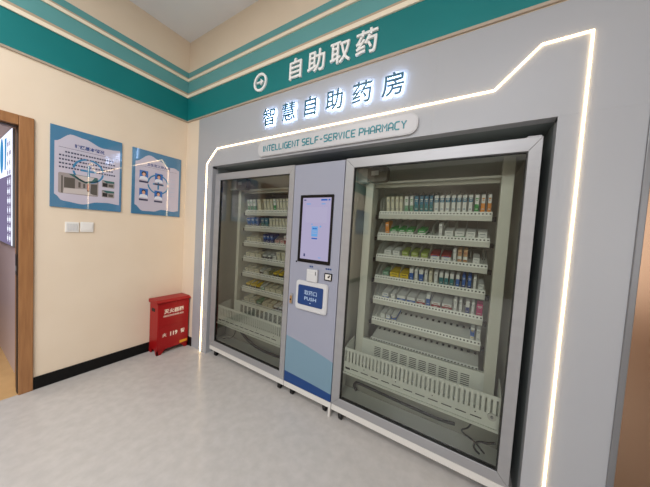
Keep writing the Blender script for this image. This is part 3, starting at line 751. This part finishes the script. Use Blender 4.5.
ui(1.900, 1.955, 1.640, 1.652, UIB); ui(1.966, 1.980, 1.640, 1.652, UIB); ui(1.738, 1.760, 1.642, 1.650, UID); ui(1.765, 1.805, 1.612, 1.619, UIL); ui(1.905, 1.940, 1.612, 1.619, UIL)
ui(1.760, 1.960, 1.470, 1.590, UIG)
ui(1.826, 1.884, 1.362, 1.442, UIL); ui(1.834, 1.876, 1.420, 1.430, UIB); ui(1.834, 1.876, 1.402, 1.408, UIG); ui(1.834, 1.876, 1.386, 1.392, UIG)
ui(1.830, 1.882, 1.342, 1.352, UIB); ui(1.900, 1.914, 1.436, 1.448, UIL); ui(1.822, 1.832, 1.452, 1.462, UIL); ui(1.762, 1.776, 1.200, 1.222, UID); ui(1.900, 1.925, 1.198, 1.204, UIL)
tag(mb.build('touch_screen', bz), 'lit lilac touch screen')
mb = MB(); mb.ring((1.690, 1.150), 0.0, 0.007, front(0.0), 0.003, M_BLACK, 12); mb.build('camera_lens', K)
M_HAT = mat('hatch_white', (192, 194, 197), 0.4)
for grp in (((1.824, 1.842), 1.119), ((1.972, 1.990, 2.008), 1.118)):
    mb = MB()
    for a in grp[0]: mb.box(a, a + 0.014, -0.001, 0, grp[1], grp[1] + 0.012, M_KNAVY)
    mb.build('printed_caption', K)
mb = MB(); mb.box(1.812, 1.912, -0.022, 0, 1.008, 1.106, M_HAT, 0.005); mb.box(1.894, 1.900, -0.0228, -0.022, 1.064, 1.092, M_HOLE); mb.box(1.824, 1.880, -0.0226, -0.022, 1.074, 1.078, M_SWITCHG); mb.build('card_reader', K)
mb = MB(); mb.prism(rrect(1.967, 2.034, 1.036, 1.093, 0.005, 3), front(0.0), 0.006, M_BLACK); q_ = mb.build('code_scanner', K)
mb = MB(); mb.box(1.976, 2.025, -0.0068, -0.006, 1.044, 1.085, M_WHITE); mb.box(1.998, 2.012, -0.0074, -0.0067, 1.058, 1.072, M_BLACK); mb.box(2.008, 2.018, -0.0074, -0.0067, 1.066, 1.080, M_BLACK); mb.build('scanner_window', q_)
mb = MB(); pts = rrect(1.713, 2.010, 0.772, 1.006, 0.024, 5); mb.prism(pts, front(0.0), 0.014, M_HAT); mb.prism(rrect(1.719, 2.004, 0.778, 1.000, 0.020, 5), front(-0.014), 0.003, M_HAT); fr_ = mb.build('hatch_frame', K)
M_HATCH = mat('hatch_blue', (10, 54, 112), 0.35)
mb = MB(); mb.prism(rrect(1.738, 1.974, 0.815, 0.972, 0.012, 4), front(-0.017), 0.003, M_HATCH); hf = mb.build('hatch_flap', fr_)
M_PALE = mat('hatch_print', (176, 200, 226), 0.5)
mb = MB(); text(mb, '取药口', 1.802, 1.919, 0.900, 0.936, front(-0.020), 0.0006, M_PALE, 0.0); text(mb, 'PUSH', 1.804, 1.915, 0.858, 0.884, front(-0.020), 0.0006, M_PALE, 0.006)
mb.prism([(1.855, 0.840), (1.867, 0.840), (1.861, 0.832)], front(-0.020), 0.0006, M_PALE); mb.build('hatch_print', fr_)
M_BRASS = mat('lock_bronze', (176, 140, 96), 0.35, metal=0.5)
mb = MB(); mb.box(1.646, 1.676, -0.010, 0, 0.792, 0.880, M_ALU, 0.004); mb.box(1.650, 1.672, -0.016, -0.010, 0.800, 0.862, M_BRASS, 0.003); mb.ring((1.661, 0.832), 0.0, 0.007, front(-0.016), 0.003, M_BLACK, 10); mb.build('lock', K)

# ------------------------------------------------------------------ fire extinguisher box
FX0, FX1, FY0, FY1 = 0.012, 0.185, -0.338, -0.016
FB = thing('fire_extinguisher_box', (0.1, -0.177, 0), 'red metal fire extinguisher box on the floor in the corner', 'fire extinguisher box')
mb = MB()
mb.box(FX0, FX1, FY0, FY1, 0.045, 0.548, M_RED, 0.003)
for y in (FY0, FY1):
    s = 1 if y == FY0 else -1
    mb.prism([(y, 0.05), (y, 0.0), (y + s * 0.040, 0.0), (y + s * 0.062, 0.032), (y + s * 0.09, 0.05)], lambda u, v, d: Vector((FX1 - 0.012 + d, u, v)), 0.012, M_RED)
    mb.prism([(FX1, 0.05), (FX1, 0.0), (FX1 - 0.03, 0.0), (FX1 - 0.05, 0.05)], lambda u, v, d, y=y, s=s: Vector((u, y + s * d, v)), 0.012, M_RED)
    mb.box(FX0, FX0 + 0.04, min(y, y + s * 0.012), max(y, y + s * 0.012), 0.0, 0.05, M_RED)
mb.build('box_body', FB)
mb = MB(); mb.prism([(FX0, 0.549), (FX1 + 0.004, 0.549), (FX1 + 0.016, 0.560), (FX1 + 0.016, 0.566), (FX1 - 0.02, 0.582), (FX0, 0.582)], lambda u, v, d: Vector((u, FY0 - 0.014 + d, v)), FY1 - FY0 + 0.024, M_RED); mb.build('lid', FB)
mb = MB(); mb.box(FX1, FX1 + 0.004, FY0 + 0.006, FY1 - 0.006, 0.305, 0.545, M_RED, 0.001); dr = mb.build('front_flap', FB)
mb = MB(); mb.box(FX1, FX1 + 0.003, FY0 + 0.006, FY1 - 0.006, 0.056, 0.301, M_RED, 0.001); mb.build('lower_front', FB)
M_PRW = mat('white_print', (240, 232, 216), 0.5)
mb = MB(); sd = side(FX1 + 0.004)
text(mb, '灭火器箱', -0.280, -0.078, 0.432, 0.482, sd, 0.0007, M_PRW, 0.02); text(mb, 'FIRE EXTINGUISHER BOX', -0.284, -0.078, 0.398, 0.416, sd, 0.0007, M_PRW, 0.012)
mb.build('upper_print', FB)
mb = MB(); sd = side(FX1 + 0.003)
text(mb, '火', -0.290, -0.250, 0.185, 0.225, sd, 0.0007, M_PRW, 0.015); text(mb, '119', -0.212, -0.138, 0.178, 0.224, sd, 0.0007, M_PRW, 0.03); text(mb, '警', -0.104, -0.058, 0.178, 0.224, sd, 0.0007, M_PRW, 0.015)
mb.build('lower_print', FB)
mb = MB(); mb.box(FX1 + 0.003, FX1 + 0.0038, -0.110, -0.030, 0.064, 0.092, M_YELLOW); tag(mb.build('sticker', FB), 'small yellow sticker at the lower corner')
mb = MB(); mb.prism(rrect(0.055, 0.125, 0.455, 0.492, 0.012, 4), lambda u, v, d: Vector((u, FY0 - d, v)), 0.0015, M_BLACK); mb.build('handle_slot', FB)

# ------------------------------------------------------------------ posters
coat = dict(coat=1.0, rough=0.4)
P_BLUE = mat('poster_blue', (58, 118, 156), **coat); P_LIGHT = mat('poster_lilac', (192, 187, 203), **coat); P_PALE = mat('poster_pale_blue', (150, 186, 210), **coat); P_INK = mat('poster_ink', (52, 54, 84), **coat); P_NAVY = mat('poster_navy', (34, 54, 122), **coat)
P_RINGC = mat('poster_ring', (44, 124, 170), **coat); P_GRN = mat('poster_green', (30, 92, 92), **coat); P_G1 = mat('poster_grey', (150, 142, 142), **coat); P_G2 = mat('poster_dark', (80, 76, 72), **coat); P_G3 = mat('poster_grey_light', (192, 184, 182), **coat); P_RED = mat('poster_red', (150, 80, 80), **coat)
P_SKIN = mat('poster_skin', (206, 160, 138), **coat); P_HAIR = mat('poster_hair', (30, 26, 30), **coat); P_PB = mat('poster_photo_blue', (40, 104, 180), **coat); P_SHIRT = mat('poster_shirt', (222, 226, 236), **coat)
def wave_panel(u0, u1, v0, v1, top, bot, n=24):
    t = [(u0 + (u1 - u0) * k / n, top(k / n)) for k in range(n + 1)]
    b = [(u0 + (u1 - u0) * k / n, bot(k / n)) for k in range(n, -1, -1)]
    return b[::-1][::1] and (t + b)
def interp(pts):
    def f(t):
        for (a, va), (b, vb) in zip(pts, pts[1:]):
            if t <= b:
                s = (t - a) / (b - a); s = s * s * (3 - 2 * s)
                return va + (vb - va) * s
        return pts[-1][1]
    return f
def poster(u0, u1, v0, v1, label):
    T = thing('wall_poster', (0.006, (u0 + u1) / 2, v0), label, 'poster', 'acrylic posters on the left wall')
    mb = MB(); mb.box(0.0005, 0.010, u0, u1, v0, v1, P_BLUE, 0.001, 1); mb.build('acrylic_board', T)
    return T
X1_, X2_, X3_, X4_ = 0.0100, 0.0103, 0.0106, 0.0109
def flat(T, name, fn, label=None):
    mb = MB(); fn(mb); o = mb.build(name, T)
    if label: o['label'] = label
    return o
# first poster
u0, u1, v0, v1 = -1.069, -0.608, 1.474, 2.126
W, H = u1 - u0, v1 - v0
PA = poster(u0, u1, v0, v1, 'larger looking blue and lilac acrylic poster with text and building photographs, beside the door frame')
U = lambda t: u0 + W * t
V = lambda t: v0 + H * t
def f1(mb):
    mb.prism(wave_panel(U(.05), U(.965), 0, 0, interp([(0, V(.81)), (.23, V(.93)), (.42, V(.915)), (.70, V(.853)), (.85, V(.86)), (1, V(.875))]), interp([(0, V(.165)), (.11, V(.085)), (.40, V(.06)), (.63, V(.105)), (.8, V(.112)), (1, V(.098))])), side(X1_), 0.0003, P_LIGHT)
flat(PA, 'printed_panel', f1)
flat(PA, 'title', lambda mb: text(mb, '辖区基本情况', U(.30), U(.72), V(.772), V(.824), side(X2_), 0.0002, P_NAVY, 0.035))
def tl(mb):
    random.seed(3)
    mb.box(X2_, X2_ + 0.0002, U(.10), U(.92), V(.748), V(.752), P_INK)
    for r in range(5):
        v = V(.690 - .0485 * r); a = U(.18 if r == 0 else .105); end = U([.90, .90, .90, .88, .90][r])
        while a < end - 0.012:
            w = random.choice([0.011, 0.013, 0.014]); mb.box(X2_, X2_ + 0.0002, a, min(a + w, end), v, v + H * 0.020, P_INK); a += w + random.choice([0.004, 0.006])
flat(PA, 'text_block', tl)
def lg(mb, cu, cv, r):
    for k in range(4): mb.ring((cu, cv), r * 0.87, r, side(X3_), 0.0002, P_RINGC, 14, math.radians(90 * k + 8), math.radians(90 * k + 84))
    mb.box(X3_, X3_ + 0.0002, cu - r * .5, cu + r * .5, cv - r * .08, cv + r * .08, P_RINGC); mb.box(X3_, X3_ + 0.00021, cu - r * .08, cu + r * .08, cv - r * .5, cv + r * .5, P_RINGC)
flat(PA, 'round_emblem', lambda mb: lg(mb, U(.495), V(.505), W * .222))
def ph1(mb):
    mb.prism(rrect(U(.097), U(.636), V(.18), V(.438), .012, 4), side(X2_), 0.0002, P_G1)
    s = side(X3_)
    mb.prism([(U(.22), V(.436)), (U(.62), V(.436)), (U(.634), V(.38)), (U(.56), V(.365)), (U(.45), V(.34)), (U(.36), V(.37))], s, 0.0002, P_GRN)
    mb.prism([(U(.30), V(.432)), (U(.58), V(.432)), (U(.54), V(.385)), (U(.45), V(.362)), (U(.37), V(.392))], side(X4_), 0.0002, P_G3)
    mb.box(X3_, X3_ + .0002, U(.135), U(.155), V(.185), V(.40), P_G2); mb.box(X3_, X3_ + .0002, U(.17), U(.31), V(.255), V(.385), P_G2); mb.box(X3_, X3_ + .0002, U(.355), U(.385), V(.275), V(.345), P_G2); mb.box(X3_, X3_ + .0002, U(.42), U(.45), V(.275), V(.335), P_G2); mb.box(X3_, X3_ + .0002, U(.475), U(.50), V(.235), V(.335), P_RED)
    mb.prism([(U(.16), V(.185)), (U(.17), V(.245)), (U(.47), V(.265)), (U(.56), V(.195))], s, 0.0002, P_G3); mb.prism([(U(.52), V(.21)), (U(.53), V(.34)), (U(.62), V(.35)), (U(.62), V(.20))], s, 0.0002, P_G2)
flat(PA, 'photograph', ph1, 'wide photograph of a building front')
for q, vb in enumerate((.325, .188)):
    def ph(mb, vb=vb):
        mb.prism(rrect(U(.688), U(.884), V(vb), V(vb + .098), .005, 3), side(X2_), 0.0002, P_G1)
        mb.box(X3_, X3_ + .0002, U(.70), U(.775), V(vb + .01), V(vb + .06), P_HAIR); mb.prism([(U(.695), V(vb + .095)), (U(.88), V(vb + .095)), (U(.88), V(vb + .07)), (U(.76), V(vb + .064))], side(X3_), .0002, P_GRN); mb.box(X3_, X3_ + .0002, U(.79), U(.865), V(vb + .015), V(vb + .05), P_G2)
    flat(PA, 'photograph', ph, ('small photograph at the right, upper', 'small photograph at the right, lower')[q])
# second poster
u0, u1, v0, v1 = -0.526, -0.062, 1.472, 2.121
W, H = u1 - u0, v1 - v0
PB = poster(u0, u1, v0, v1, 'blue and lilac acrylic poster with four staff portraits, nearest the corner')
def f2(mb):
    mb.prism(wave_panel(U(.055), U(.955), 0, 0, interp([(0, V(.805)), (.3, V(.936)), (.53, V(.885)), (.72, V(.815)), (.88, V(.825)), (1, V(.79))]), interp([(0, V(.145)), (.16, V(.053)), (.41, V(.057)), (.6, V(.097)), (.87, V(.08)), (1, V(.10))])), side(X1_), 0.0003, P_LIGHT)
flat(PB, 'printed_panel', f2)
def t2(mb):
    text(mb, '卫生室工作人员', U(.27), U(.75), V(.768), V(.814), side(X2_), 0.0002, P_NAVY, 0.035); mb.box(X2_, X2_ + .0002, U(.10), U(.90), V(.746), V(.749), P_INK)
flat(PB, 'title', t2)
flat(PB, 'round_emblem', lambda mb: lg(mb, U(.505), V(.50), W * .222))
for q, (cu, cv, fem) in enumerate(((.216, .611, True), (.512, .608, False), (.218, .331, False), (.511, .329, False))):
    def po(mb, cu=cu, cv=cv, fem=fem):
        w, h = .082, .070
        mb.box(X4_, X4_ + .0002, U(cu - w), U(cu + w), V(cv - h), V(cv + h), P_PB)
        cuu, cvv = U(cu), V(cv)
        x = X4_ + .0003
        mb.prism([(cuu - W * .085, V(cv - h)), (cuu - W * .07, V(cv - h * .45)), (cuu - W * .02, V(cv - h * .25)), (cuu + W * .02, V(cv - h * .25)), (cuu + W * .07, V(cv - h * .45)), (cuu + W * .085, V(cv - h))], side(x), .0002, P_SHIRT)
        r = W * .042 if fem else W * .036
        mb.prism([(cuu + r * math.cos(a) * 1.1, cvv + H * .022 + r * 1.25 * math.sin(a)) for a in [2 * PI * k / 16 for k in range(16)]], side(x + .0002), .0002, P_HAIR)
        r = W * .030
        mb.prism([(cuu + r * math.cos(a), cvv + H * .010 + r * 1.25 * math.sin(a)) for a in [2 * PI * k / 16 for k in range(16)]], side(x + .0004), .0002, P_SKIN)
        mb.box(X4_, X4_ + .0002, U(cu - w * 1.05), U(cu + w * 1.05), V(cv - h - .048), V(cv - h - .020), P_INK)
    flat(PB, 'staff_portrait', po, 'portrait of a person in a white coat on blue, ' + ('upper left', 'upper right', 'lower left', 'lower right')[q])
def tr(mb):
    for k in range(5): mb.box(X2_, X2_ + .0002, U(.70), U(.86), V(.62 - .07 * k), V(.623 - .07 * k), P_PALE)
flat(PB, 'faint_rules', tr)
# a further poster on the rear part of the left wall, mirrored in the cabinet glass
u0, u1, v0, v1 = -5.75, -4.75, 1.40, 2.10
W, H = u1 - u0, v1 - v0
PC = thing('wall_poster', (0.006, (u0 + u1) / 2, v0), 'dark blue landscape poster on the rear part of the left wall', 'poster')
mb = MB(); mb.box(0.0005, 0.010, u0, u1, v0, v1, mat('poster_deep_blue', (40, 84, 140), **coat), 0.001, 1); mb.build('acrylic_board', PC)
flat(PC, 'printed_panel', lambda mb: mb.box(X1_, X1_ + .0003, U(.06), U(.94), V(.1), V(.62), P_PALE))

# ------------------------------------------------------------------ wall switches
def switch(u0, u1, v0, v1, gangs, label):
    T = thing('wall_switch', (0.006, (u0 + u1) / 2, v0), label, 'switch', 'wall switches under the posters')
    mb = MB(); mb.box(0.0, 0.009, u0, u1, v0, v1, M_SWITCH, 0.003); mb.build('switch_plate', T)
    a, b = u0 + 0.010, u1 - 0.010; w = (b - a) / gangs
    for k in range(gangs):
        mb = MB(); mb.box(0.009, 0.0115, a + w * k + 0.0008, a + w * (k + 1) - 0.0008, v0 + 0.014, v1 - 0.014, M_SWITCHG if gangs > 1 else M_SWITCH, 0.001, 1); mb.build('rocker', T)
    return T
switch(-0.981, -0.896, 1.271, 1.357, 4, 'white light switch plate with four grey rockers, left of two below the posters')
switch(-0.888, -0.802, 1.275, 1.362, 1, 'plain white switch plate with a single rocker, right of two below the posters')

# ------------------------------------------------------------------ lit sign seen through the doorway
LS = thing('lit_display_board', (-0.8, -1.192, 1.1), 'glowing white and blue display board in the next room, seen through the doorway', 'sign')
LW, LB, LP = emitter('display_white', (232, 236, 255), 1.15), emitter('display_blue', (60, 140, 200), 0.9), emitter('display_violet', (150, 138, 176), 0.6)
mb = MB(); mb.box(-1.35, -0.322, -1.215, -1.191, 1.12, 2.10, M_EDGE, 0.003); mb.build('display_case', LS)
mb = MB()
mb.box(-1.34, -0.330, -1.2160, -1.215, 1.72, 2.09, LW); mb.box(-0.375, -0.330, -1.2160, -1.215, 1.13, 1.72, LW); mb.box(-0.62, -0.375, -1.2160, -1.215, 1.13, 1.72, LP); mb.box(-1.34, -0.62, -1.2160, -1.215, 1.13, 1.72, LP)
tag(mb.build('lit_face', LS), 'glowing white and violet face')
mb = MB(); mb.prism([(-0.86 + .09 * math.cos(2 * PI * k / 20), 1.92 + .16 * math.sin(2 * PI * k / 20)) for k in range(20)], front(-1.216), 0.0006, LB); mb.build('blue_motif', LS)
mb = MB(); mb.prism([(-0.70, 1.78), (-0.64, 1.78), (-0.60, 2.05), (-0.69, 2.05)], front(-1.216), 0.0006, LB); mb.build('blue_motif', LS)
random.seed(5)
for r in range(11):
    zz = 1.17 + 0.08 * r
    for c_ in range(2):
        mb = MB(); a = -0.56 + 0.10 * c_; mb.box(a, a + random.uniform(.03, .06), -1.2166, -1.216, zz, zz + 0.03, LW if zz < 1.70 else LP); mb.box(a + .02, a + .035, -1.2166, -1.216, zz - .015, zz + .05, LW if zz < 1.70 else LP); mb.build('character', LS)
